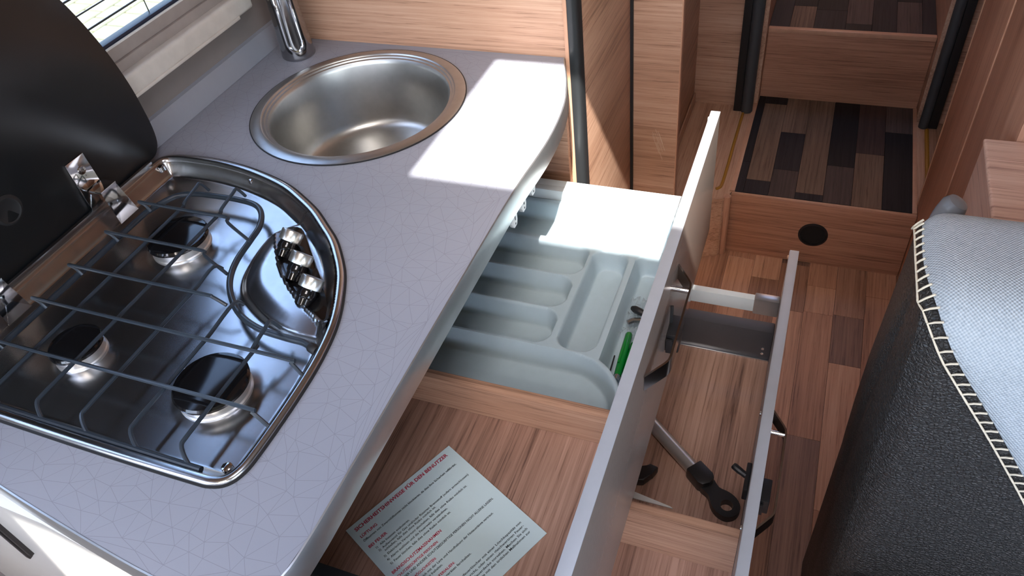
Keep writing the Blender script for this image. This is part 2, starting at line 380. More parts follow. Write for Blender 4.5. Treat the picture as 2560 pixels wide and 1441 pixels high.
bm = BM(); box(bm, -.985, 1.15, 3.3, 3.33, 0, CZ); struct('wall_back', bm, wood_x, 'far end wall of the sleeping area', 'wall')
# outer right wall, out of view; its opening is sized to steer daylight
bm = BM(); box(bm, 1.15, 1.18, -1.6, 3.3, 0, .95); box(bm, 1.15, 1.18, -1.6, -.95, .95, CZ); box(bm, 1.15, 1.18, .0, 3.3, .95, CZ); box(bm, 1.15, 1.18, -.95, .0, 1.65, CZ)
struct('wall_outer', bm, wall_mat, 'unseen outer side wall with an opening shaped for the daylight', 'wall')
bm = BM(); box(bm, -.985, 1.15, -1.63, -1.6, -.06, 1.42); box(bm, -.985, 1.15, -1.63, -1.6, 1.80, CZ); struct('wall_front', bm, wall_mat, 'unseen front wall closed in around the windscreen to cut the light', 'wall')  # out of view; opening narrowed to hold back light from the front
# ================================================================ steps
S1 = .205; S2 = .430
st = thing('entry_step', 'lower wooden step with dark plank inlay and round black vent', 'step', (.08, 1.75, 0))
RY = 1.736
bm = BM(); box(bm, -.152, .3125, RY, RY + .015, 0, S1, .002); obj('riser', bm, wood_red_x, st)
bm = BM(); box(bm, -.150, .3125, RY + .004, RY + .012, S1 - .004, S1 + .0025, .001); obj('nosing', bm, wood_edge, st)
plat = [(-.152, 1.752), (-.152, 2.27), (-.3415, 2.27 - .075), (-.3415, 1.536), (-.30, 1.536), (-.232, 1.690), (-.172, 1.712), (-.158, 1.73)]
bm = BM(); prism(bm, plat, .0, S1 - .001); obj('side_platform', bm, wood_y, st)
bm = BM(); tube(bm, [(-.161, 1.727, .0), (-.161, 1.727, S1)], .011, 16); obj('corner_post', bm, wood_red_z, st)
bm = BM(); hexa(bm, [(-.234, 1.684, 0), (-.170, 1.709, 0), (-.170, 1.716, 0), (-.236, 1.692, 0)], [(-.234, 1.684, S1 + .002), (-.170, 1.709, S1 + .002), (-.170, 1.716, S1 + .002), (-.236, 1.692, S1 + .002)]); obj('side_riser', bm, wood_x, st)
bm = BM(); box(bm, -.1515, .3125, RY + .0155, 2.2715, .02, S1 - .004); obj('tread_base', bm, STEPM[0], st)
bm = BM(); box(bm, -.158, -.1445, RY + .016, 2.271, S1 - .02, S1 + .002, .001); obj('side_trim', bm, wood_edge, st)
bm = BM(); box(bm, .3015, .3125, RY + .016, 2.271, S1 - .02, S1 + .002, .001); obj('side_trim', bm, wood_edge, st)
bm = BM(); box(bm, .313, .43, 1.7925, 2.199, 0, S1 - .001); obj('side_platform', bm, wood_y, st)
yl = catmull([(-.196, 1.752, S1), (-.190, 1.757, S1), (-.1835, 1.775, S1), (-.182, 1.85, S1), (-.182, 2.0, S1), (-.181, 2.155, S1)], 5, False)
bm = BM(); tube(bm, yl, .0045, 8); obj('adhesive_bead', bm, yellow, st)
bm = BM(); tube(bm, [(.338, 1.80, S1), (.338, 2.155, S1)], .006, 8); obj('adhesive_bead', bm, yellow, st)
bm = BM(); box(bm, -.341, -.336, 1.54, 2.195, S1, S1 + .035, .001); obj('skirting', bm, wood_y, st)
bm = BM(); lathe(bm, [(.0385, 0), (.0385, .003), (.0335, .0045), (.0325, .002), (.0325, -.001)], (.077, RY, .104), (0, -1, 0), 40, False); v_ = obj('vent_ring', bm, black_plastic, st)
bm = BM(); lathe(bm, [(.033, .0006), (0, .0012)], (.077, RY, .104), (0, -1, 0), 40, False); obj('vent_mesh', bm, pbr('vent_black', (.004, .004, .004), .9), v_)
cols = [-.1445, -.123, -.057, .012, .083, .154, .229, .3015]
Y0, Y1 = RY + .017, 2.270
lay = [[(Y1, 1.9, 3), (1.9, Y0, 0)], [(Y1, 2.228, 3), (2.228, 1.817, 2), (1.817, Y0, 0)], [(Y1, 2.073, 2), (2.073, 1.88, 0), (1.88, Y0, 1)],
       [(Y1, 1.783, 2), (1.783, Y0, 0)], [(Y1, 1.926, 3), (1.926, Y0, 1)], [(Y1, 2.002, 4), (2.002, Y0, 2)], [(Y1, 2.126, 1), (2.126, Y0, 3)]]
for c, segs in enumerate(lay):
    for a, b, k in segs: plank(cols[c], cols[c + 1], b, a, S1 - .004, S1, STEPM[k], st)
su = thing('upper_step', 'upper wooden step with dark plank inlay in the shade', 'step', (.08, 2.3, 0))
bm = BM(); box(bm, -.1455, .311, 2.2725, 2.287, S1 - .003, S2, .002); obj('riser', bm, wood_red_x, su)
bm = BM(); box(bm, -.1455, .311, 2.2685, 2.2865, S2 - .010, S2 + .004, .003); obj('nosing', bm, wood_edge, su)
bm = BM(); box(bm, -.1455, .311, 2.2875, 3.29, S1, S2 - .004); obj('tread_base', bm, STEPM[0], su)
cols2 = [-.1455, -.088, -.020, .068, .140, .206, .274, .311]
lay2 = [[(2.2885, 2.7, 0)], [(2.2885, 2.44, 2), (2.44, 2.8, 3)], [(2.2885, 2.42, 0), (2.42, 2.8, 3)], [(2.2885, 2.335, 3), (2.335, 2.6, 1)], [(2.2885, 2.5, 0)], [(2.2885, 2.50, 1), (2.5, 2.8, 3)], [(2.2885, 2.7, 0)]]
for c, segs in enumerate(lay2):
    for a, b, k in segs: plank(cols2[c], cols2[c + 1], a, b, S2 - .004, S2, STEPM[k], su)

# ================================================================ worktop
front = [(-.985, 1.1415), (-.985, .235), (-.82, .203), (-.701, .182), (-.574, .164), (-.477, .153), (-.41, .151), (-.377, .163), (-.361, .190), (-.357, .230), (-.3565, .30), (-.3565, .62), (-.355, .767), (-.350, .85), (-.3485, .90), (-.351, .955), (-.3585, 1.010), (-.3755, 1.070), (-.397, 1.125), (-.402, 1.1415)]
wt = ccw(front)
SC, SR = (-.698, .940), .181
hob_pts = [(-.938, .31), (-.944, .42), (-.944, .60), (-.944, .70), (-.936, .727), (-.912, .7375), (-.87, .740), (-.826, .7385), (-.775, .731), (-.724, .718), (-.682, .703), (-.647, .684), (-.610, .661), (-.578, .635), (-.549, .610), (-.524, .581), (-.505, .555), (-.490, .527), (-.474, .49), (-.464, .455), (-.457, .408), (-.4545, .35), (-.455, .295), (-.4575, .270), (-.466, .254), (-.482, .2465), (-.508, .245), (-.623, .2445), (-.769, .246), (-.88, .248), (-.918, .256), (-.934, .28)]
hob_out = ccw([(p.x, p.y) for p in catmull([(x, y, 0) for x, y in hob_pts], 4)])
hole_h = offset_poly(hob_out, -.012); hole_s = [(SC[0] + (SR - .014) * math.cos(2 * math.pi * k / 64), SC[1] + (SR - .014) * math.sin(2 * math.pi * k / 64)) for k in range(64)]
TH = .038
worktop = thing('worktop', 'lilac grey kitchen worktop with fine triangle line pattern and curved edge', 'worktop', (-.67, .65, CT - TH))
from mathutils.geometry import delaunay_2d_cdt
rw = random.Random(12); pv, pe = [], []
for loop in (wt, hole_h, hole_s):
    k0 = len(pv); L = len(loop); pv += [Vector((p[0], p[1])) for p in loop]; pe += [(k0 + i, k0 + (i + 1) % L) for i in range(L)]
lat = []; sp = .0235; row = 0; yy = .14
while yy < 1.16:
    xx = -1.0 + (sp / 2 if row % 2 else 0)
    while xx < -.34: lat.append((xx + rw.uniform(-.33, .33) * sp, yy + rw.uniform(-.33, .33) * sp)); xx += sp
    yy += sp * .866; row += 1
lx = np.array([p[0] for p in lat]); ly = np.array([p[1] for p in lat])
keep = (sdf_poly(lx, ly, wt) < -.010) & (sdf_poly(lx, ly, hole_h) > .010) & (sdf_poly(lx, ly, hole_s) > .010)
pv += [Vector(p) for p, k in zip(lat, keep) if k]
vo_, eo_, fo_ = delaunay_2d_cdt(pv, pe, [], 0, 1e-6)[:3]
cx = np.array([sum(vo_[k].x for k in f) / 3 for f in fo_]); cy = np.array([sum(vo_[k].y for k in f) / 3 for f in fo_])
inn = (sdf_poly(cx, cy, wt) < 0) & (sdf_poly(cx, cy, hole_h) > 0) & (sdf_poly(cx, cy, hole_s) > 0)
bm = BM(); vv = [bm.verts.new((p.x, p.y, CT)) for p in vo_]
for f, k in zip(fo_, inn):
    if k: bm.faces.new([vv[q] for q in f])
bmesh.ops.recalc_face_normals(bm, faces=bm.faces)
if sum(f.normal.z for f in bm.faces) < 0: bmesh.ops.reverse_faces(bm, faces=bm.faces)
bmesh.ops.delete(bm, geom=[v for v in bm.verts if not v.link_faces], context='VERTS')
rt = bmesh.ops.extrude_edge_only(bm, edges=[e for e in bm.edges if e.is_boundary])
bmesh.ops.translate(bm, vec=(0, 0, -TH), verts=[v for v in rt['geom'] if isinstance(v, bmesh.types.BMVert)])
obj('top', bm, worktop_mat, worktop, 30, fix=False)
ed = [Vector((x, y)) for x, y in front[1:]]
edc = catmull([(p.x, p.y, 0) for p in ed], 4, False)
bm = BM(); prev = None
for i, p in enumerate(edc):
    d = (edc[min(i + 1, len(edc) - 1)] - edc[max(i - 1, 0)]).normalized(); n = Vector((d.y, -d.x, 0))
    ring = [bm.verts.new((p.x + n.x * o, p.y + n.y * o, z)) for o, z in ((-.0005, CT + .0004), (.0012, CT - .0002), (.0020, CT - .003), (.0022, CT - TH + .004), (.001, CT - TH), (-.012, CT - TH))]
    if prev:
        for k in range(5): bm.faces.new((prev[k], prev[k + 1], ring[k + 1], ring[k]))
    prev = ring
obj('edge_band', bm, alu, worktop, 40)
# upstand along the wall
bm = BM(); pr = [(-.985, CT + .0005), (-.968, CT + .0005), (-.9685, CT + .006), (-.9745, CT + .026), (-.978, CT + .038), (-.985, CT + .040)]
ys = (.24, 1.1405)
A = [bm.verts.new((x, ys[0], z)) for x, z in pr]; B_ = [bm.verts.new((x, ys[1], z)) for x, z in pr]
for k in range(6): bm.faces.new((A[k], A[(k + 1) % 6], B_[(k + 1) % 6], B_[k]))
bm.faces.new(A); bm.faces.new(B_[::-1])
tag(obj('splash_strip', bm, strip_mat), 'grey upstand strip between worktop and window wall', 'trim')

# ================================================================ kitchen base cabinet
cab = thing('base_cabinet', 'kitchen base cabinet with two open drawers and glossy white end', 'cabinet', (-.67, .65, 0))
endp = [(-.985, .176), (-.74, .1745), (-.66, .172), (-.60, .1655), (-.53, .158), (-.44, .156), (-.40, .166), (-.385, .19), (-.385, .215), (-.985, .215)]
bm = BM(); prism(bm, endp, 0.08, CT - TH - .0005); obj('end_panel', bm, gloss_white, cab, 25)
bm = BM(); box(bm, -.985, -.965, .2155, 1.1415, .08, CT - TH - .002); obj('back_panel', bm, wood_y, cab)
bm = BM(); box(bm, -.964, -.40, .2155, 1.1415, .08, .10); obj('bottom_panel', bm, wood_y, cab)
bm = BM(); box(bm, -.95, -.44, .20, 1.1415, 0, .08); obj('plinth', bm, black_profile, cab)
bm = BM(); box(bm, -.964, -.40, 1.125, 1.1412, .10, CT - TH - .002); obj('side_panel', bm, wood_x, cab)
bm = BM(); box(bm, -.42, -.392, .2155, 1.00, CT - TH - .022, CT - TH - .001); obj('front_rail', bm, dark_metal, cab)
for k, (x, zt) in enumerate(((-.797, .80), (-.783, .815))):
    bm = BM(); box(bm, x - .0035, x + .0035, .1705, .1765, zt - .095, zt, .001); obj('vent_slot', bm, black_plastic, cab)

# ================================================================ drawers
def make_handle(par, xf, z, y0=.580, y1=.792, out=.026):
    ya, yb = y0 + .035, y1 - .035; h = .0130; t = .0028
    path = [(xf + .001, y0), (xf + out, ya), (xf + out, yb), (xf + .001, y1)]
    bm = BM(); pp = []
    for i, (x, y) in enumerate(path):
        if i in (1, 2):
            a, c = Vector(path[i - 1]), Vector(path[i + 1]); b = Vector((x, y))
            u = (a - b).normalized(); v = (c - b).normalized()
            for s in (1, .5, 0):
                q = b + u * .008 * s * s + v * .008 * (1 - s) ** 2; pp.append((q.x, q.y))
        else: pp.append((x, y))
    inner = []
    for i, (x, y) in enumerate(pp):
        d = Vector(pp[min(i + 1, len(pp) - 1)]) - Vector(pp[max(i - 1, 0)]); d.normalize(); inner.append((x - d.y * t, y + d.x * t))
    outer = pp
    loops = []
    for (x, y), (xi, yi) in zip(outer, inner):
        loops.append([bm.verts.new(p) for p in ((x, y, z - h), (x, y, z + h), (xi, yi, z + h), (xi, yi, z - h))])
    for A, B in zip(loops, loops[1:]):
        for k in range(4): bm.faces.new((A[k], A[(k + 1) % 4], B[(k + 1) % 4], B[k]))
    bm.faces.new(loops[0]); bm.faces.new(loops[-1][::-1])
    obj('handle', bm, dark_chrome, par, 30)
    for y in (yb - .002,):
        bm = BM(); tube(bm, [(xf, y, z), (xf + out - .001, y, z)], .0042, 12); obj('handle_post', bm, chrome, par)
UF0, UF1 = -.144, -.129      # upper front
bm = BM(); box(bm, UF0 + .0006, UF1, .225, 1.113, .590, .8385, .001); ud = obj('drawer', bm, front_mat, cab); ud['label'] = 'open upper drawer with taupe front and wooden base'
bm = BM(); box(bm, UF0, UF1 + .0003, .2245, 1.1135, .8386, .8405, .0006); obj('top_edge', bm, front_edge, ud)
bm = BM(); box(bm, UF0 - .0005, UF0 + .0005, .2245, 1.1135, .590, .8384); obj('inner_face', bm, front_edge, ud)
bm = BM(); lathe(bm, [(0, .003), (.003, .0025), (.004, 0)], (UF0, 1.102, .832), (-1, 0, 0), 12); obj('bumper', bm, white_plastic, ud)
bm = BM(); box(bm, -.62, UF0 - .001, .285, 1.046, .607, .615); obj('base', bm, wood_drawer, ud)
bm = BM(); box(bm, -.62, UF0 - .001, .585, .600, .6155, .680, .001); obj('divider', bm, wood_x, ud)
bm = BM(); box(bm, -.62, UF0 - .001, 1.047, 1.062, .603, .685, .002); sp = obj('side_panel', bm, white_metal, ud)
bm = BM(); box(bm, -.62, UF0 - .001, 1.062, 1.080, .6775, .6845, .001); obj('side_flange', bm, white_metal, ud)
bm = BM(); box(bm, -.62, UF0 - .001, .270, .285, .603, .685, .002); obj('side_panel', bm, black_profile, ud)
bm = BM(); box(bm, -.632, -.62, .27, 1.062, .603, .685); obj('back_panel', bm, wood_y, ud)
make_handle(ud, UF1, .776)
def latch(par, xf, y, z):
    bm = BM(); box(bm, xf, xf + .018, y - .020, y + .022, z - .022, z + .012, .002); obj('latch', bm, black_plastic, par)
    bm = BM(); box(bm, xf + .001, xf + .010, y - .027, y - .022, z - .018, z + .008, .0015); obj('latch_button', bm, black_plastic, par)
    bm = BM(); box(bm, xf, xf + .004, y + .004, y + .008, z + .012, z + .045, .001); obj('latch_rod', bm, black_profile, par)
latch(ud, UF1, .740, .705)
LF0, LF1 = .017, .0325
bm = BM(); box(bm, LF0 + .0006, LF1, .225, 1.112, .295, .5685, .001); ld = obj('drawer', bm, front_mat, cab); ld['label'] = 'lower drawer pulled out furthest with grey side rail'
bm = BM(); box(bm, LF0, LF1 + .0003, .2245, 1.1125, .5686, .5705, .0006); obj('top_edge', bm, front_edge, ld)
bm = BM(); box(bm, LF0 - .0005, LF0 + .0005, .2245, 1.1125, .295, .5684); obj('inner_face', bm, front_edge, ld)
bm = BM(); lathe(bm, [(0, .003), (.003, .0025), (.004, 0)], (LF0, 1.102, .562), (-1, 0, 0), 12); obj('bumper', bm, wood_edge, ld)
bm = BM(); box(bm, -.46, LF0 - .001, .285, 1.046, .327, .335); obj('base', bm, wood_drawer, ld)
bm = BM(); box(bm, -.46, LF0 - .001, .590, .605, .3355, .450, .001); obj('divider', bm, wood_x, ld)
bm = BM(); box(bm, -.46, LF0 - .001, 1.047, 1.075, .322, .414, .003); sp = obj('side_panel', bm, dark_metal, ld)
bm = BM(); box(bm, -.46, LF0 - .001, 1.0425, 1.0472, .333, .338, .001); obj('side_trim', bm, chrome, ld)
for z in (.366, .352):
    bm = BM(); lathe(bm, [(.0035, 0), (.003, .0015), (.0015, .0008), (0, .0008)], (LF0 - .016, 1.047, z), (0, -1, 0), 12, False); obj('screw', bm, chrome, ld)
bm = BM(); box(bm, -.46, LF0 - .045, 1.053, 1.068, .456, .488, .003); rl = obj('gallery_rail', bm, white_metal, ld)
bm = BM(); box(bm, LF0 - .046, LF0 - .001, 1.051, 1.070, .453, .492, .003); obj('rail_end', bm, alu, ld)
bm = BM(); box(bm, -.46, LF0 - .001, .270, .285, .322, .414, .002); obj('side_panel', bm, dark_metal, ld)
bm = BM(); box(bm, -.472, -.46, .27, 1.075, .322, .45); obj('back_panel', bm, wood_y, ld)
make_handle(ld, LF1, .490, .578, .800)
latch(ld, LF1, .680, .44)
bm = BM(); box(bm, LF0 - .008, LF0 - .0006, .648, .698, .462, .490, .002); il = obj('latch_plate', bm, black_plastic, ld)
bm = BM(); tube(bm, catmull([(LF0 - .006, .676, .485), (LF0 - .017, .680, .488), (LF0 - .028, .686, .490)], 4, False), [.005] * 4 + [.0055] * 4 + [.0045], 10); obj('latch_hook', bm, black_plastic, ld)
for y in (.795, .585):
    bm = BM(); lathe(bm, [(.0045, 0), (.004, .002), (0, .0026)], (LF0 - .0006, y, .490), (-1, 0, 0), 12); obj('screw', bm, chrome, ld)

# cutlery tray: height field of scooped compartments
TX0, TX1, TY0, TY1, TR, TF = -.60, -.158, .603, 1.044, .665, .624
nx, ny = 260, 260
X, Y = np.meshgrid(np.linspace(TX0, TX1, nx), np.linspace(TY0, TY1, ny), indexing='ij')
def rr(x0, x1, y0, y1, r):
    qx = np.abs(X - (x0 + x1) / 2) - (x1 - x0) / 2 + r; qy = np.abs(Y - (y0 + y1) / 2) - (y1 - y0) / 2 + r
    return np.minimum(np.maximum(qx, qy), 0) + np.hypot(np.maximum(qx, 0), np.maximum(qy, 0)) - r
dD0 = rr(-.75, -.178, .48, .6975, .085)
dF = np.maximum(rr(-.2205, -.165, .615, .932, .018), -(dD0 - .007))
comps = [(rr(-.75, -.175, .944, 1.036, .02), .038), (rr(-.75, -.3005, .8595, .9365, .026), .041), (rr(-.75, -.3055, .7815, .8545, .026), .041), (rr(-.75, -.3055, .7025, .7765, .026), .041),
         (rr(-.2945, -.2315, .703, .930, .024), .041), (dF, .040), (dD0, .043)]
Z = np.full(X.shape, TR)
for d, dep in comps:
    Z -= dep * (0.80 * sst((-d + .001) / .0115) + 0.20 * np.sqrt(np.clip(-d / .034, 0, 1)))
Z = np.maximum(Z, .6185)
bm = BM(); vg = [[bm.verts.new((X[i, j], Y[i, j], Z[i, j])) for j in range(ny)] for i in range(nx)]
for i in range(nx - 1):
    for j in range(ny - 1): bm.faces.new((vg[i][j], vg[i + 1][j], vg[i + 1][j + 1], vg[i][j + 1]))
rim = [vg[i][0] for i in range(nx)] + [vg[nx - 1][j] for j in range(1, ny)] + [vg[i][ny - 1] for i in range(nx - 2, -1, -1)] + [vg[0][j] for j in range(ny - 2, 0, -1)]
low = [bm.verts.new((v.co.x, v.co.y, .6155)) for v in rim]
for k in range(len(rim)): bm.faces.new((rim[k - 1], low[k - 1], low[k], rim[k]))
tag(obj('cutlery_tray', bm, tray_mat, None, 60), 'grey moulded plastic cutlery tray with scooped compartments in the upper drawer', 'tray')

# drawer contents ------------------------------------------------
# safety leaflet
P2 = Vector((-.47670, .35778)); U_ = Vector((.43853, .89871)); V_ = Vector((.89871, -.43853)); PZ = .6158
lf = thing('safety_leaflet', 'pale printed safety leaflet lying in the upper drawer', 'leaflet', (-.35, .43, PZ))
bm = BM(); q = [P2, P2 + U_ * .1818, P2 + U_ * .1818 + V_ * .1988, P2 + V_ * .1988]; prism(bm, [(p.x, p.y) for p in q], PZ, PZ + .0005); obj('sheet', bm, paper_mat, lf)
def text_line(body, u0, u1, v, size, m):
    """one line of print, baseline v mm down the page; u0 or u1 (mm) may be None"""
    cu = bpy.data.curves.new('t', 'FONT'); cu.body = body; cu.size = 1.0; cu.offset = .018 if m is ink_black else .028; cu.resolution_u = 3
    to = bpy.data.objects.new('t', cu); COL.objects.link(to); bpy.context.view_layer.update()
    me = bpy.data.meshes.new_from_object(to.evaluated_get(bpy.context.evaluated_depsgraph_get())); bpy.data.objects.remove(to)
    xs_ = [w.co.x for w in me.vertices]; a, b = min(xs_), max(xs_)
    sy = size / 1000; sx = sy if (u0 is None or u1 is None) else (u1 - u0) / 1000 / (b - a)
    for w in me.vertices:
        uu = (u0 / 1000 + (w.co.x - a) * sx) if u0 is not None else (u1 / 1000 + (w.co.x - b) * sx)
        p = P2 + U_ * uu + V_ * (v / 1000 - w.co.y * sy)
        w.co = Vector((p.x, p.y, PZ + .00075)) - lf.location
    me.materials.clear(); me.materials.append(m)
    o = bpy.data.objects.new('print_line', me); COL.objects.link(o); o.parent = lf
for a in [('SICHERHEITSHINWEISE FÜR DEN BENUTZER', 9, 170, 12, 7.8, ink_red), ('LÜFTUNG', 8.6, 35, 25, 6, ink_red),
          ('Öffnungen von Zwangslüftungen nicht blockieren, da dies Ihre Sicherheit gefährdet.', 8.1, 169, 32.2, 4.6, ink_black),
          ('BEI FEUER', 8, 37, 44.9, 6, ink_red), ('1)', 14, None, 52, 4.4, ink_black), ('Alle Insassen evakuieren.', 20.5, 69.4, 52, 4.6, ink_black),
          ('2)', 14, None, 58, 4.4, ink_black), ('Außenventil für Gas und/oder flüssigen Brennstoff (sofern angeschlossen)', 20, 169.4, 58, 4.6, ink_black),
          ('schließen, falls dies ohne Risiko möglich ist.', 20, 106, 63.2, 4.6, ink_black), ('3)', 14, None, 69.8, 4.4, ink_black),
          ('Elektrische Versorgung abschalten, falls dies ohne Risiko möglich ist.', 20, 156.3, 69.8, 4.6, ink_black), ('4)', 14, None, 76.6, 4.4, ink_black),
          ('Alarm auslösen und die Feuerwehr verständigen.', 20, 115.7, 76.6, 4.6, ink_black), ('5)', 14, None, 83.8, 4.4, ink_black),
          ('Feuer löschen, falls dies ohne Risiko möglich ist.', 20, 115.2, 83.8, 4.6, ink_black), ('BRANDSCHUTZMASSNAHMEN', 8.2, 89, 96, 6, ink_red),
          ('SCHUTZBEDÜRFTIGE PERSONEN:', 8.2, 76.2, 104.6, 5, ink_red), ('KINDER UND ANDERE SCHUTZBEDÜRFTIGE PERSONEN NICHT ALLEINE LASSEN.', 8.2, 168, 111.2, 4.8, ink_black),
          ('FLUCHTMÖGLICHKEITEN:', 8.2, 59.9, 120.4, 5, ink_red), ('Machen Sie sich mit der Lage und Handhabung der Notausgänge vertraut.', 8.2, 153.3, 127.1, 4.6, ink_black),
          ('Fluchtwege immer freihalten.', 8.2, 60.2, 133, 4.6, ink_black), ('BRENNBARE MATERIALIEN:', 8.2, 72.7, 142.3, 5, ink_red),
          ('Von Heiz- und Kochgeräten fernhalten.', 8.2, 95.5, 148.4, 4.6, ink_black),
          ('Einen Pulverfeuerlöscher mit einer Löschkapazität von', 40, 169.4, 164, 4.6, ink_black), ('entspricht, oder einen gleichwertigen Feuer-', 62, 168.6, 170.2, 4.6, ink_black),
          ('eine Feuerdecke vorsehen. Machen Sie sich', 66, 168.8, 176.4, 4.6, ink_black), ('sowie mit den örtlichen Maßnahmen zur', 76, 168.5, 182.3, 4.6, ink_black)]: text_line(*a)
# bag with small parts, green pens
bm = BM(); n = 15; rs = random.Random(3)
g = [[bm.verts.new((-.217 + .046 * i / n + .003 * rs.random(), .772 + .083 * j / n, .6285 + .016 * rs.random() * (0.35 + math.sin(math.pi * i / n)) + .004 * math.sin(j))) for j in range(n + 1)] for i in range(n + 1)]
for i in range(n):
    for j in range(n):
        a, b, c, d = g[i][j], g[i + 1][j], g[i + 1][j + 1], g[i][j + 1]
        if (i + j) % 2: bm.faces.new((a, b, c)); bm.faces.new((a, c, d))
        else: bm.faces.new((a, b, d)); bm.faces.new((b, c, d))
tag(obj('plastic_bag', bm, bag_mat, None, 0), 'crumpled clear plastic bag in the narrow tray compartment', 'bag')
kk = thing('furniture_key', 'black plastic furniture key wrapped in the clear bag', 'key', (-.193, .812, .64))
bm = BM(); tube(bm, [(-.203, .824, .649), (-.198, .821, .651), (-.188, .817, .651), (-.176, .813, .650)], [.004, .006, .006, .004], 10); obj('grip', bm, black_plastic, kk)
bm = BM(); tube(bm, [(-.203, .793, .647), (-.196, .799, .648), (-.184, .802, .648)], .0045, 8); obj('shaft', bm, dark_chrome, kk)
for k, (a, b, l) in enumerate((((-.196, .776), (-.1925, .690), 'longer green plastic pen nearest the tray wall'), ((-.183, .758), (-.1815, .697), 'shorter green plastic pen against the drawer front'))):
    t = thing('green_pen', l, 'pen', (a[0], a[1], .634), 'green pens in the tray')
    bm = BM(); tube(bm, [(a[0], a[1], .6415), (a[0] * .97 + b[0] * .03, a[1] * .97 + b[1] * .03, .6415), (a[0] * .5 + b[0] * .5, a[1] * .5 + b[1] * .5, .6415), (b[0], b[1], .6415)], [.0045, .0058, .0062, .0055], 14); obj('barrel', bm, green, t)
    bm = BM(); tube(bm, [(b[0], b[1], .6415), (b[0] - .0005, b[1] - .008, .6415)], [.0052, .004], 14); obj('tip', bm, chrome, t)
    bm = BM(); box(bm, a[0] - .0015, a[0] + .0015, b[1] + .02, a[1] - .012, .6475, .6495, .0007); obj('clip', bm, green, t)
bm = BM(); tube(bm, [(-.2065, .728, .640), (-.2035, .681, .6455)], .0012, 8); tag(obj('hex_key', bm, black_plastic), 'thin dark hex key beside the green pens', 'hex key')
# awning poles in the lower drawer
pole = thing('support_pole', 'aluminium support pole with black eye end in the lower drawer', 'pole', (-.07, .745, .336))
bm = BM(); tube(bm, [(-.32, .955, .3485), (-.070, .7475, .3485)], .0125, 20); obj('tube', bm, fine('pole_aluminium', (.62, .6, .57), .35, .8, .03, 60, 0), pole)
D = Vector((.765, -.644)); N = Vector((.644, .765)); o2 = Vector((-.074, .751))
def q2(u, v): p = o2 + D * u + N * v; return (p.x, p.y)
bm = BM(); prism(bm, [q2(-.004, -.016), q2(.028, -.017), q2(.036, -.013), q2(.040, 0), q2(.036, .013), q2(.028, .017), q2(-.004, .016)], .3358, .364, .004); obj('collar', bm, black_plastic, pole)
bm = BM(); ring = [q2(.030, -.013), q2(.05, -.012), q2(.066, -.0195), q2(.082, -.022), q2(.097, -.017), q2(.104, -.006), q2(.104, .006), q2(.097, .017), q2(.082, .022), q2(.066, .0195), q2(.05, .012), q2(.030, .013)]
hole = [q2(.083 + .0105 * math.cos(2 * math.pi * k / 24), .0105 * math.sin(2 * math.pi * k / 24)) for k in range(24)]
ring = [(p.x, p.y) for p in catmull([(x, y, 0) for x, y in ring], 3)]
es = []
for loop in (ring, hole):
    vs = [bm.verts.new((x, y, .336)) for x, y in loop]; es += [bm.edges.new((vs[i], vs[(i + 1) % len(vs)])) for i in range(len(vs))]
bmesh.ops.triangle_fill(bm, use_beauty=True, edges=es); r_ = bmesh.ops.extrude_face_region(bm, geom=bm.faces[:]); bmesh.ops.translate(bm, vec=(0, 0, .016), verts=[v for v in r_['geom'] if isinstance(v, bmesh.types.BMVert)])
obj('eye', bm, black_plastic, pole)
p2 = thing('pole_fork', 'black forked pole end half hidden behind the upper drawer front', 'pole', (-.15, .715, .336))
bm = BM(); prism(bm, [(-.26, .69), (-.17, .700), (-.153, .703), (-.141, .722), (-.134, .737), (-.150, .740), (-.160, .728), (-.172, .728), (-.26, .716)], .3358, .354, .003); obj('fork', bm, black_plastic, p2)
bm = BM(); tube(bm, [(-.40, .69, .346), (-.26, .703, .346)], .010, 14); obj('tube', bm, MATS['pole_aluminium'], p2)
bm = BM(); hexa(bm, [(-.30, .674, .3355), (-.095, .674, .3355), (-.10, .6765, .3355), (-.30, .708, .3355)], [(-.30, .674, .338), (-.095, .674, .338), (-.10, .6765, .338), (-.30, .708, .338)]); tag(obj('plastic_strip', bm, white_plastic), 'white plastic strip lying by the lower drawer divider', 'strip')

# gas valves under the worktop edge
for k, (y, w) in enumerate(((.836, 'furthest'), (.796, 'middle'), (.759, 'nearest'))):
    t = thing('gas_valve', '%s of three grey gas valve knobs with white faces under worktop edge' % w, 'valve', (-.37, y, .84), 'gas valves under the worktop edge')
    bm = BM(); lathe(bm, [(.0085, 0), (.0085, .034), (.0075, .036), (0, .036)], (-.398, y, .8555), (1, 0, 0), 20); obj('barrel', bm, fine('valve_grey', srgb(120, 128, 132), .4), t)
    bm = BM(); hx = [(-.005, -.0145), (.005, -.0145), (.0085, -.007), (.0085, .007), (.005, .0145), (-.005, .0145), (-.0085, .007), (-.0085, -.007)]
    hexa(bm, [(-.3625, y + a, .8565 + b) for a, b in hx], [(-.3555, y + a, .8565 + b) for a, b in hx], .001); fp = obj('face', bm, white_plastic, t)
    for dz, hh in ((.0095, .0016), (.0, .0035), (-.0095, .0016)):
        bm = BM(); box(bm, -.3556, -.3552, y - .0013, y + .0013, .8565 + dz - hh, .8565 + dz + hh); obj('mark', bm, ink_black, fp)

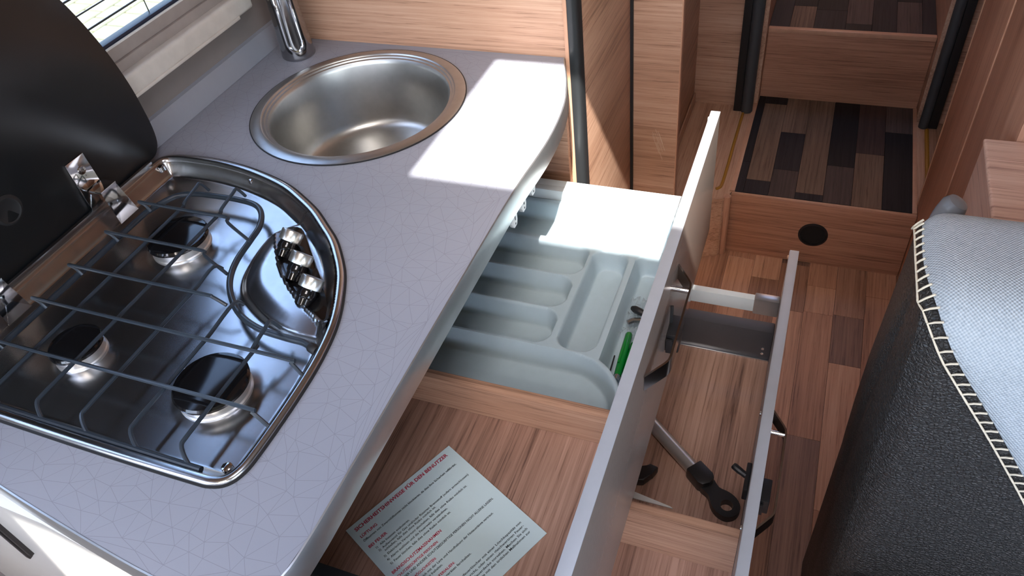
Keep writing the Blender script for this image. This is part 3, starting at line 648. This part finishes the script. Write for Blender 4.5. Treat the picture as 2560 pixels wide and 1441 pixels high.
# ================================================================ sink and tap
sk = thing('round_sink', 'round satin steel sink set into the worktop', 'sink', (SC[0], SC[1], CT - .14))
prof = [(SR, CT + .0005), (SR, CT + .0022), (SR - .003, CT + .0036), (SR - .0165, CT + .0046), (SR - .0180, CT + .0040), (SR - .0192, CT + .0018), (SR - .0225, CT + .0010), (SR - .0238, CT - .0014), (SR - .0270, CT - .0022), (SR - .0285, CT - .005), (SR - .0305, CT - .010), (SR - .034, CT - .055), (SR - .0385, CT - .105), (SR - .0405, CT - .116), (SR - .0450, CT - .124), (SR - .052, CT - .129), (SR - .062, CT - .1315), (SR - .085, CT - .1335), (.03, CT - .137)]
bm = BM(); lathe(bm, prof, (SC[0], SC[1], 0), seg=96, cap=False); obj('bowl', bm, steel_sink, sk, 40)
bm = BM(); lathe(bm, [(SR + .0016, CT + .0002), (SR + .0018, CT + .0018), (SR - .002, CT + .002)], (SC[0], SC[1], 0), seg=96, cap=False); obj('seal', bm, black_rubber, sk)
bm = BM(); lathe(bm, [(.03, CT - .1368), (.027, CT - .1355), (.024, CT - .139), (0, CT - .139)], (SC[0], SC[1], 0), seg=32, cap=False); obj('drain', bm, chrome, sk)
TC = (-.905, 1.080)
tap = thing('tap', 'chrome tap with hollow loop body at the worktop corner', 'tap', (TC[0], TC[1], CT))
def oval(z, a, b, dx=0, dy=0, n=40):
    ca, sa = math.cos(R_(-40)), math.sin(R_(-40)); out = []
    for k in range(n):
        t = 2 * math.pi * k / n; x, y = a * math.cos(t), b * math.sin(t); out.append((TC[0] + dx + x * ca - y * sa, TC[1] + dy + x * sa + y * ca, z))
    return out
bm = BM(); prev = None
for z, a, b in ((CT + .0005, .0315, .0300), (CT + .002, .0325, .031), (CT + .006, .0325, .031), (CT + .012, .0318, .0302), (CT + .05, .030, .0285), (CT + .10, .028, .0265), (CT + .16, .026, .025), (CT + .20, .0255, .0245), (CT + .206, .02, .02)):
    ring = [bm.verts.new(p) for p in oval(z, a, b)]
    if prev:
        for k in range(40): bm.faces.new((prev[k], prev[(k + 1) % 40], ring[(k + 1) % 40], ring[k]))
    else: bm.faces.new(ring[::-1])
    prev = ring
bm.faces.new(prev); obj('body', bm, fine('tap_chrome', (.36, .36, .37), .12, 1.0, .03, 30, 0), tap, 50)
fd = Vector((.62, -.785, 0)).normalized(); sd_ = Vector((-fd.y, fd.x, 0)); c0 = Vector((TC[0], TC[1], 0)) + fd * .0285
def loop_pts(w, zb, zt, off):
    pts = []
    for k in range(13):
        a = math.pi + math.pi * k / 12; pts.append(c0 + fd * off + sd_ * (w * math.cos(a)) + Vector((0, 0, zb + w * 1.3 + w * 1.3 * math.sin(a))))
    for k in range(1, 9): z = zb + w * 1.3 + (zt - zb) * k / 8; pts.append(c0 + fd * (off - .003 * k / 8) + sd_ * (w * (1 - .12 * k / 8)) + Vector((0, 0, z)))
    lft = [c0 + fd * (off - .003 * k / 8) - sd_ * (w * (1 - .12 * k / 8)) + Vector((0, 0, zb + w * 1.3 + (zt - zb) * k / 8)) for k in range(8, 0, -1)]
    return lft + pts
bm = BM(); tube(bm, loop_pts(.0135, CT + .018, CT + .19, .0015), .0028, 8); obj('loop_rim', bm, pbr('bright_chrome', (.85, .86, .88), .05, 1.0), tap)
bm = BM(); tube(bm, loop_pts(.0165, CT + .011, CT + .19, -.002), .003, 8); obj('loop_painted_shadow', bm, enamel, tap)  # black tube laid around the loop to paint in its shade
lp = loop_pts(.0118, CT + .021, CT + .19, .0008); bm = BM(); vs = [bm.verts.new(p) for p in lp]; ctr = [bm.verts.new(p * .5 + q_ * .5 - fd * .006) for p, q_ in zip(lp, lp[::-1])]
for i in range(len(vs) - 1): bm.faces.new((vs[i], vs[i + 1], ctr[i + 1], ctr[i]))
bmesh.ops.remove_doubles(bm, verts=bm.verts, dist=.00005); obj('loop_hollow', bm, dark_chrome, tap, 70)
bm = BM(); tube(bm, catmull([(TC[0], TC[1], CT + .195), (TC[0] + .03, TC[1] - .02, CT + .215), (TC[0] + .10, TC[1] - .065, CT + .225), (TC[0] + .16, TC[1] - .105, CT + .205)], 5, False), .014, 16); obj('spout', bm, chrome, tap)

# ================================================================ hob
hob = thing('gas_hob', 'steel three burner gas hob with raised black lid', 'hob', (-.70, .49, .87))
bm = BM(); lv = [(0, CT + .0008), (0, CT + .0030), (-.0018, CT + .0052), (-.0048, CT + .0060), (-.0085, CT + .0056), (-.0115, CT + .0025), (-.0135, CT - .002)]
prev = None
for off, z in lv:
    ring = [bm.verts.new((p[0], p[1], z)) for p in offset_poly(hob_out, off)]
    if prev:
        for k in range(len(ring)): bm.faces.new((prev[k], prev[(k + 1) % len(ring)], ring[(k + 1) % len(ring)], ring[k]))
    prev = ring
obj('rim', bm, steel_hob, hob, 60)
bm = BM(); prev = None
for off, z in ((.0024, CT + .0003), (.0026, CT + .002), (-.001, CT + .0026)):
    ring = [bm.verts.new((p[0], p[1], z)) for p in offset_poly(hob_out, off)]
    if prev:
        for k in range(len(ring)): bm.faces.new((prev[k], prev[(k + 1) % len(ring)], ring[(k + 1) % len(ring)], ring[k]))
    prev = ring
obj('seal', bm, black_rubber, hob, 60)
stp = .0021; gx = np.arange(-.955, -.44, stp); gy = np.arange(.235, .75, stp); X, Y = np.meshgrid(gx, gy, indexing='ij')
sdh = sdf_poly(X, Y, hob_out)
moon = [(-.664, .628), (-.668, .60), (-.664, .565), (-.654, .530), (-.636, .503), (-.612, .485), (-.575, .466), (-.538, .4555), (-.500, .453), (-.474, .456), (-.44, .50), (-.47, .57), (-.52, .63), (-.58, .67), (-.635, .655)]
moonc = [(p.x, p.y) for p in catmull([(x, y, 0) for x, y in moon], 4)]
sdm = sdf_poly(X, Y, moonc)
Zh = CT + .0035 - .024 * sst((-sdh - .007) / .022)
Zd = Zh.copy()
# sloping knob island: rises towards a diagonal crest, then drops to the knob well
crest = [(-.652, .612), (-.632, .585), (-.605, .552), (-.575, .525), (-.540, .500), (-.508, .482), (-.488, .468)]
cl = np.full(X.shape, 1e9)
cc = catmull([(x, y, 0) for x, y in crest], 5, False)
sgn = np.zeros(X.shape)
for a, b in zip(cc, cc[1:]):
    ex, ey = b.x - a.x, b.y - a.y; wx, wy = X - a.x, Y - a.y; t_ = np.clip((wx * ex + wy * ey) / (ex * ex + ey * ey), 0, 1)
    dd = np.hypot(wx - ex * t_, wy - ey * t_); s_ = np.sign(ex * wy - ey * wx); m_ = dd < cl; cl = np.where(m_, dd, cl); sgn = np.where(m_, s_, sgn)
side = sgn * cl     # >0: far right of the crest (knob side)
isl = sst(-sdm / .010) * .006 + sst(-sdm / .035) * .008
isl = isl * np.where(side < 0, 1.0, 1 - .9 * sst(side / .011)) + np.where(side > 0, .004 * sst(-sdm / .01), 0)
Zh = Zh + isl
burners = [(-.782, .567, .041), (-.774, .363, .031), (-.567, .359, .042)]
for bx, by, br in burners:
    rr_ = np.hypot(X - bx, Y - by); Zh = Zh + .003 * sst((br * 1.25 - rr_) / .02)
bm = BM(); vid = {}
ok = sdh < -.0095
for i in range(len(gx) - 1):
    for j in range(len(gy) - 1):
        if ok[i, j] and ok[i + 1, j] and ok[i, j + 1] and ok[i + 1, j + 1]:
            q = []
            for a, b in ((i, j), (i + 1, j), (i + 1, j + 1), (i, j + 1)):
                if (a, b) not in vid: vid[(a, b)] = bm.verts.new((gx[a], gy[b], Zh[a, b]))
                q.append(vid[(a, b)])
            bm.faces.new(q)
obj('pan', bm, steel_hob, hob, 60)
zfl = CT - .0205
for bx, by, br in burners:
    zb = zfl + .004
    bm = BM(); lathe(bm, [(br * 1.0, zb - .004), (br * 1.0, zb + .0005), (br * .96, zb + .002), (br * .96, zb + .0125), (br * .5, zb + .0135)], (bx, by, 0), seg=40, cap=False); br_ = obj('burner_ring', bm, fine('burner_aluminium', (.75, .75, .74), .35, .9, .03, 80, 0), hob)
    bm = BM(); lathe(bm, [(br * .6, zb + .0125), (br * 1.03, zb + .0130), (br * 1.04, zb + .0165), (br * .99, zb + .0190), (br * .7, zb + .0205), (0, zb + .0212)], (bx, by, 0), seg=40, cap=False); obj('burner_cap', bm, enamel, hob)
    bm = BM(); tube(bm, [(bx - br * 1.1, by + br * .25, zb), (bx - br * 1.1, by + br * .25, zb + .012)], .0022, 8); obj('igniter', bm, white_plastic, br_)
# black knob well and knobs
well = [(-.646, .612), (-.642, .630), (-.622, .633), (-.600, .612), (-.565, .575), (-.532, .540), (-.502, .502), (-.493, .484), (-.507, .482), (-.543, .5015), (-.579, .527), (-.608, .554), (-.632, .585)]
bm = BM(); prism(bm, [(p.x, p.y) for p in catmull([(x, y, 0) for x, y in well], 3)], CT - .021, CT - .0095, .001); obj('knob_well', bm, enamel, hob)
ax = Vector((.18, .76, .62)).normalized()
for x, y in ((-.6135, .584), (-.5745, .547), (-.5365, .5105)):
    b0 = Vector((x, y, CT - .004))
    bm = BM(); lathe(bm, [(.0108, -.011), (.0112, -.002), (.0128, 0), (.0128, .005), (.0118, .007), (.0118, .011)], b0, ax, 28); kb = obj('knob', bm, enamel, hob)
    bm = BM(); lathe(bm, [(.0143, .011), (.0147, .0125), (.0147, .0245), (.0140, .0258), (0, .0265)], b0, ax, 32); obj('knob_cap', bm, fine('satin_nickel', (.66, .65, .60), .30, .95, .02, 60, 0), kb)
for x, y in ((-.761, .714), (-.488, .275), (-.926, .706)):
    bm = BM(); lathe(bm, [(.006, -.004), (.0058, .003), (.004, .0042), (0, .0044)], (x, y, CT - .0125 if x == -.488 else CT - .002 if x < -.9 else CT - .008), seg=16); obj('screw', bm, dark_chrome, hob)
# lid standing on the wall side
XL = -.9505; ZL = .908
lo = [(p[1], ZL + max(0, (p[0] + .944))) for p in hob_out]
bm = BM(); LX = lambda z: XL + .005 - (z - ZL) * math.tan(R_(2.2)); A = [bm.verts.new((LX(z) - .003, y, z)) for y, z in lo]; B_ = [bm.verts.new((LX(z) + .003, y, z)) for y, z in lo]
A2 = [bm.verts.new((LX(z) + .0038, y, z)) for y, z in [(p.x, p.y) for p in offset_poly(lo, -.0012 if area(lo) > 0 else .0012)]]
bm.faces.new(A); bm.faces.new(A2)
for k in range(len(A)):
    k2 = (k + 1) % len(A); bm.faces.new((A[k], A[k2], B_[k2], B_[k])); bm.faces.new((B_[k], B_[k2], A2[k2], A2[k]))
lid = obj('lid', bm, lid_black, hob, 40)
bm = BM(); lathe(bm, [(.022, 0), (.0215, .002), (.017, .0035), (.015, .0025), (0, .002)], (XL + .0038, .478, .985), (1, 0, 0), 32, False); obj('lid_bumper', bm, black_rubber, lid)
# hinges
def hinge(y):
    bm = BM(); hexa(bm, [(-.940, y, .905), (-.937, y, .905), (-.937, y + .036, .905), (-.940, y + .036, .905)], [(-.945, y + .002, .987), (-.942, y + .002, .987), (-.942, y + .036, .987), (-.945, y + .036, .987)], .0006); h = obj('hinge', bm, chrome, hob)
    bm = BM(); lathe(bm, [(.0065, 0), (.006, .002), (.003, .0024), (.003, .001), (0, .001)], (-.9415, y + .02, .968), (1, 0, 0), 18, False); obj('rivet', bm, dark_chrome, h)
    bm = BM(); box(bm, -.936, -.914, y + .010, y + .040, .9365, .9395, .0008); obj('hinge_tab', bm, chrome, h)
    bm = BM(); hexa(bm, [(-.9162, y + .010, .9385), (-.9140, y + .010, .9385), (-.9140, y + .040, .9385), (-.9162, y + .040, .9385)][::-1], [(-.905, y + .006, .888), (-.903, y + .006, .888), (-.903, y + .044, .888), (-.905, y + .044, .888)]); obj('hinge_tab', bm, chrome, h)
    bm = BM(); tube(bm, [(-.938, y - .008, .904), (-.938, y + .07, .904)], .0032, 10); obj('hinge_pin', bm, chrome, h)
hinge(.575); hinge(.365)
bm = BM(); box(bm, -.9405, -.934, .28, .70, CT + .004, CT + .0125, .001); obj('back_flange', bm, steel_hob, hob)

# pan support grid
ps = thing('pan_support', 'dark wire pan support grid on the gas hob', 'pan support', (-.70, .45, CT - .01))
fz = CT - .001
sw = [(-.869, .30, fz), (-.869, .45, fz), (-.869, .585, fz), (-.866, .610, fz), (-.850, .645, fz), (-.825, .657, fz), (-.785, .660, fz), (-.745, .660, fz), (-.712, .655, fz), (-.691, .640, fz), (-.676, .614, fz), (-.671, .585, fz), (-.665, .545, fz), (-.652, .512, fz), (-.630, .484, fz), (-.598, .459, fz), (-.560, .445, fz), (-.520, .441, fz), (-.495, .440, fz), (-.479, .434, fz)]
bm = BM(); tube(bm, catmull([(-.846, .262, fz), (-.862, .272, fz)] + sw, 5, False), .0042, 12); obj('frame_rod', bm, wire_mat, ps)
bm = BM(); tube(bm, [(-.846, .262, fz), (-.70, .2615, fz), (-.505, .2605, fz)], .0036, 10); obj('frame_rod', bm, wire_mat, ps)
bm = BM(); lathe(bm, [(.0055, 0), (.0062, .002), (.0062, .010), (.005, .012)], (-.484, .4365, fz), (.9, -.3, -.05), 14); obj('rubber_foot', bm, black_rubber, ps)
wz = CT + .0135
def wire(pts, r=.0024, n=4): 
    bm = BM(); tube(bm, catmull(pts, n, False), r, 8); obj('cross_wire', bm, wire_mat, ps)
for y, xe, ye, xt in ((.606, -.711, .578, -.664), (.537, -.699, .515, -.657), (.467, -.640, .466, -.622), (.403, -.482, .395, -.464), (.332, -.486, .326, -.464)):
    wire([(-.862, y, fz + .001), (-.868, y, wz - .003), (-.876, y, wz), (-.868, y, wz + .001), (-.80, y, wz), ((xe - .80) / 2, y, wz), (xe - .008, y, wz), (xe, (y + y + ye) / 3, wz - .001), (xt, ye, fz + (.004 if xt != -.464 else -.004))])
vz = wz - .0045
for x, yf, zt in ((-.807, .662, 0), (-.741, .662, 0), (-.675, .520, 1), (-.606, .470, 1), (-.538, .446, 0)):
    far = [(x + .004, yf + .006, fz + .002), (x, yf, wz + .004), (x, yf - .010, wz + .004), (x, yf - .04, wz - .001)] if not zt else [(x + .003, yf + .004, fz + .002), (x, yf - .006, vz + .003)]
    yy = [y for y in (.606, .537, .467, .403, .332) if y < yf - .035]
    mid = []
    for y in yy: mid += [(x, y + .012, vz), (x, y - .012, vz)]
    wire(far + mid + [(x, .285, vz), (x + .001, .275, vz - .001), (x + .010, .266, fz + .004), (x + .020, .260, fz - .001)])

# ================================================================ bench, cupboard and grab tube on the right
bench = thing('bench_seat', 'bench backrest in black leatherette with light grey woven cover', 'seat', (.40, .68, 0))
XR = .75
prof_ = catmull([(0, .832, .01), (0, .830, .55), (0, .824, .86), (0, .812, .908), (0, .785, .926), (0, .72, .934), (0, .675, .934), (0, .643, .923), (0, .622, .897), (0, .613, .85), (0, .604, .70), (0, .588, .40), (0, .570, .01)], 5, False)
arc = [0.0]
for a, b in zip(prof_, prof_[1:]): arc.append(arc[-1] + (b - a).length)
pn = []
for i, p in enumerate(prof_):
    d = (prof_[min(i + 1, len(prof_) - 1)] - prof_[max(i - 1, 0)]).normalized(); pn.append(Vector((0, -d.z, d.y)))
    if pn[-1].dot(p - Vector((0, .70, .6))) < 0: pn[-1] = -pn[-1]
XS = .149
def surf(x, i, off=0.0):
    e = max(0.0, 1 - (x - XS) / .03); drop = .014 * e * e
    p = prof_[i] + pn[i] * (off - drop); return Vector((x, p.y, p.z))
bm = BM(); prev = None
xsb = [XS + (.006 * k if k < 8 else .048 + (k - 8) * .06) for k in range(20)]
for i in range(len(prof_)):
    ring = [bm.verts.new(surf(x, i)) for x in xsb]
    if prev:
        for k in range(len(ring) - 1): bm.faces.new((prev[k], prev[k + 1], ring[k + 1], ring[k]))
    prev = ring
obj('leather_body', bm, leather, bench, 60)
# bulging side panel with a soft vertical fold
bm = BM(); nz_, ny_ = 40, 26; g = []
for j in range(nz_ + 1):
    row = []
    for k in range(ny_ + 1):
        # march along the closed outline at matching arc positions: far half to near half
        ia = int(round((len(prof_) - 1) * .5 * (1 - j / nz_))); ib = len(prof_) - 1 - int(round((len(prof_) - 1) * .5 * (1 - j / nz_)))
        a = surf(XS, ia); b = surf(XS, ib); t_ = k / ny_; p = a.lerp(b, t_)
        bul = -.016 * math.sin(math.pi * t_) ** .6 * min(1, max(.25, (.95 - p.z) / .25))
        fold = .006 * math.exp(-((t_ - .60) / .07) ** 2) * min(1, max(0, (.93 - p.z) / .1))
        row.append(bm.verts.new((XS + (bul + fold if 0 < k < ny_ else 0) * min(1, (nz_ - j) / 8), p.y, p.z)))
    g.append(row)
for j in range(nz_):
    for k in range(ny_): bm.faces.new((g[j][k], g[j][k + 1], g[j + 1][k + 1], g[j + 1][k]))
obj('side_panel', bm, leather, bench, 70)
# fabric cover inside the stitched seam
top_i = [i for i, p in enumerate(prof_) if p.z > .86 and p.y > .80][0]
seam_key = [(0.0, .152), (.05, .149), (.10, .1475), (.15, .1505), (.19, .160), (.225, .176), (.267, .206), (.34, .258), (.43, .318), (.60, .42), (.75, .50)]
i0 = next(i for i, p in enumerate(prof_) if p.z > .895)
def seam_x(s): return sum(seam_x0(max(0, s + d)) for d in (-.02, -.01, 0, .01, .02)) / 5
def seam_x0(s):
    for (a, xa), (b, xb) in zip(seam_key, seam_key[1:]):
        if s <= b: t_ = (s - a) / (b - a); return xa + (xb - xa) * t_
    return seam_key[-1][1]
def at_arc(s):
    s += arc[i0]
    for i in range(len(arc) - 1):
        if arc[i + 1] >= s:
            t_ = (s - arc[i]) / (arc[i + 1] - arc[i]); return i, t_
    return len(arc) - 2, 1.0
def surf_s(x, s, off):
    i, t_ = at_arc(s); return surf(x, i, off).lerp(surf(x, i + 1, off), t_)
smax = .62
bm = BM(); ns, nxs = 90, 40; uvl = bm.loops.layers.uv.new('UVMap'); g = []
for j in range(ns + 1):
    s = -.06 + (smax + .06) * j / ns; x0 = seam_x(max(0, s)); row = []
    for k in range(nxs + 1):
        t_ = (k / nxs) ** 1.3; x = x0 + (XR - x0) * t_; row.append((bm.verts.new(surf_s(x, max(s, -arc[i0]), .0015 + .0035 * min(1, (x - x0) / .01))), x, s))
    g.append(row)
for j in range(ns):
    for k in range(nxs):
        q = (g[j][k], g[j][k + 1], g[j + 1][k + 1], g[j + 1][k]); f = bm.faces.new([a[0] for a in q])
        for l, a in zip(f.loops, q): l[uvl].uv = (a[1] / .0042, a[2] / .0042)
fb = obj('fabric_cover', bm, fabric, bench, 60)
s = .012; w_ = .0125
pts_prev = None
nst = 0
while s < .50:
    x = seam_x(s); dx = (seam_x(s + .004) - x) / .004; t2 = Vector((dx, 1)).normalized()   # (x, s) tangent
    nn = Vector((-t2.y, t2.x))
    a = surf_s(x + .001, s, .0055); b = surf_s(max(XS - .001, x - nn.x * -0.0 - t2.y * w_), s + t2.x * w_, .0022)
    if x - t2.y * w_ < XS: b = b + Vector((-.0015 - (XS - (x - t2.y * w_)) * .35, 0, -.0045 if s < .2 else -.001))
    x2 = seam_x(s + .0150 * t2.y); s2 = s + .0150 * t2.y
    c = surf_s(max(XS - .001, x2 - t2.y * w_), s2 + t2.x * w_, .0022)
    if x2 - t2.y * w_ < XS: c = c + Vector((-.0015 - (XS - (x2 - t2.y * w_)) * .35, 0, -.0045 if s < .2 else -.001))
    bm = BM(); tube(bm, [a, a.lerp(b, .55) + Vector((0, 0, .001)), b, b.lerp(c, .5), c], .00125, 6); obj('stitch', bm, thread, bench)
    s = s2; nst += 1
bm = BM(); box(bm, .17, .78, .10, .81, .0, .40, .02, 3); obj('seat_base', bm, leather, bench)
bm = BM(); box(bm, .17, .78, .08, .56, .40, .47, .025, 3); obj('seat_cushion', bm, fabric, bench)
sb = thing('sideboard', 'pale wood topped sideboard corner behind the bench', 'sideboard', (.5, 1.02, 0))
bm = BM(); box(bm, .270, 1.149, .902, 1.187, .40, .781, .003); obj('body', bm, wood_pale_y, sb)
bm = BM(); box(bm, .2685, 1.149, .9015, 1.1885, .7815, .791, .004, 3); obj('top', bm, wood_pale, sb)
bm = BM(); box(bm, .31, 1.149, .90, 1.187, 0, .40); obj('plinth', bm, wood_z, sb)
gt = thing('grab_tube', 'short grey plastic tube poking up behind the bench backrest', 'tube', (.175, .86, .76))
bm = BM(); c_ = catmull([(.215, .885, .62), (.192, .885, .74), (.186, .886, .80), (.190, .887, .850), (.196, .887, .874)], 6, False); tube(bm, c_ + [c_[-1] + Vector((.0035, 0, .007)), c_[-1] + Vector((.005, 0, .010))], [.0165] * len(c_) + [.013, .006], 20); obj('tube', bm, fine('grey_tube_plastic', srgb(112, 112, 116), .35), gt)
bm = BM(); box(bm, .20, .235, .868, .8998, 0, .62, .006); obj('bracket', bm, grey_profile, gt)

# overhead locker over the worktop (mirrored in the hob) and the ground outside
oh = thing('overhead_locker', 'walnut overhead locker above the kitchen window', 'locker', (-.8, .6, 1.56))
bm = BM(); box(bm, -.985, -.64, -.3, 1.14, 1.56, CZ - .001, .004); obj('body', bm, wood_y, oh)
for a, b in ((-.29, .40), (.41, 1.13)):
    bm = BM(); box(bm, -.6395, -.622, a, b, 1.575, CZ - .02, .004); d_ = obj('door', bm, wood_y, oh)
    bm = BM(); box(bm, -.6215, -.615, (a + b) / 2 - .06, (a + b) / 2 + .06, 1.60, 1.615, .002); obj('handle', bm, chrome, d_)
GZ = -.55
bm = BM(); box(bm, -14, 14, -14, 14, GZ - .2, GZ - .012); ground = struct('ground', bm, joint_mat, 'paved ground outside with mossy joints', 'ground')
bm = BM(); box(bm, 0, .185, 0, .185, -.02, 0, .006, 1); pm = obj('paver', bm, paver_mat, None); pm.parent = ground
first = True
for i in range(17):
    for j in range(17):
        o = pm if first else pm.copy()
        if not first: COL.objects.link(o); o.parent = ground
        first = False; o.location = (-6.6 + .2 * i, 2.3 + .2 * j + (.1 if i % 2 else 0), GZ)
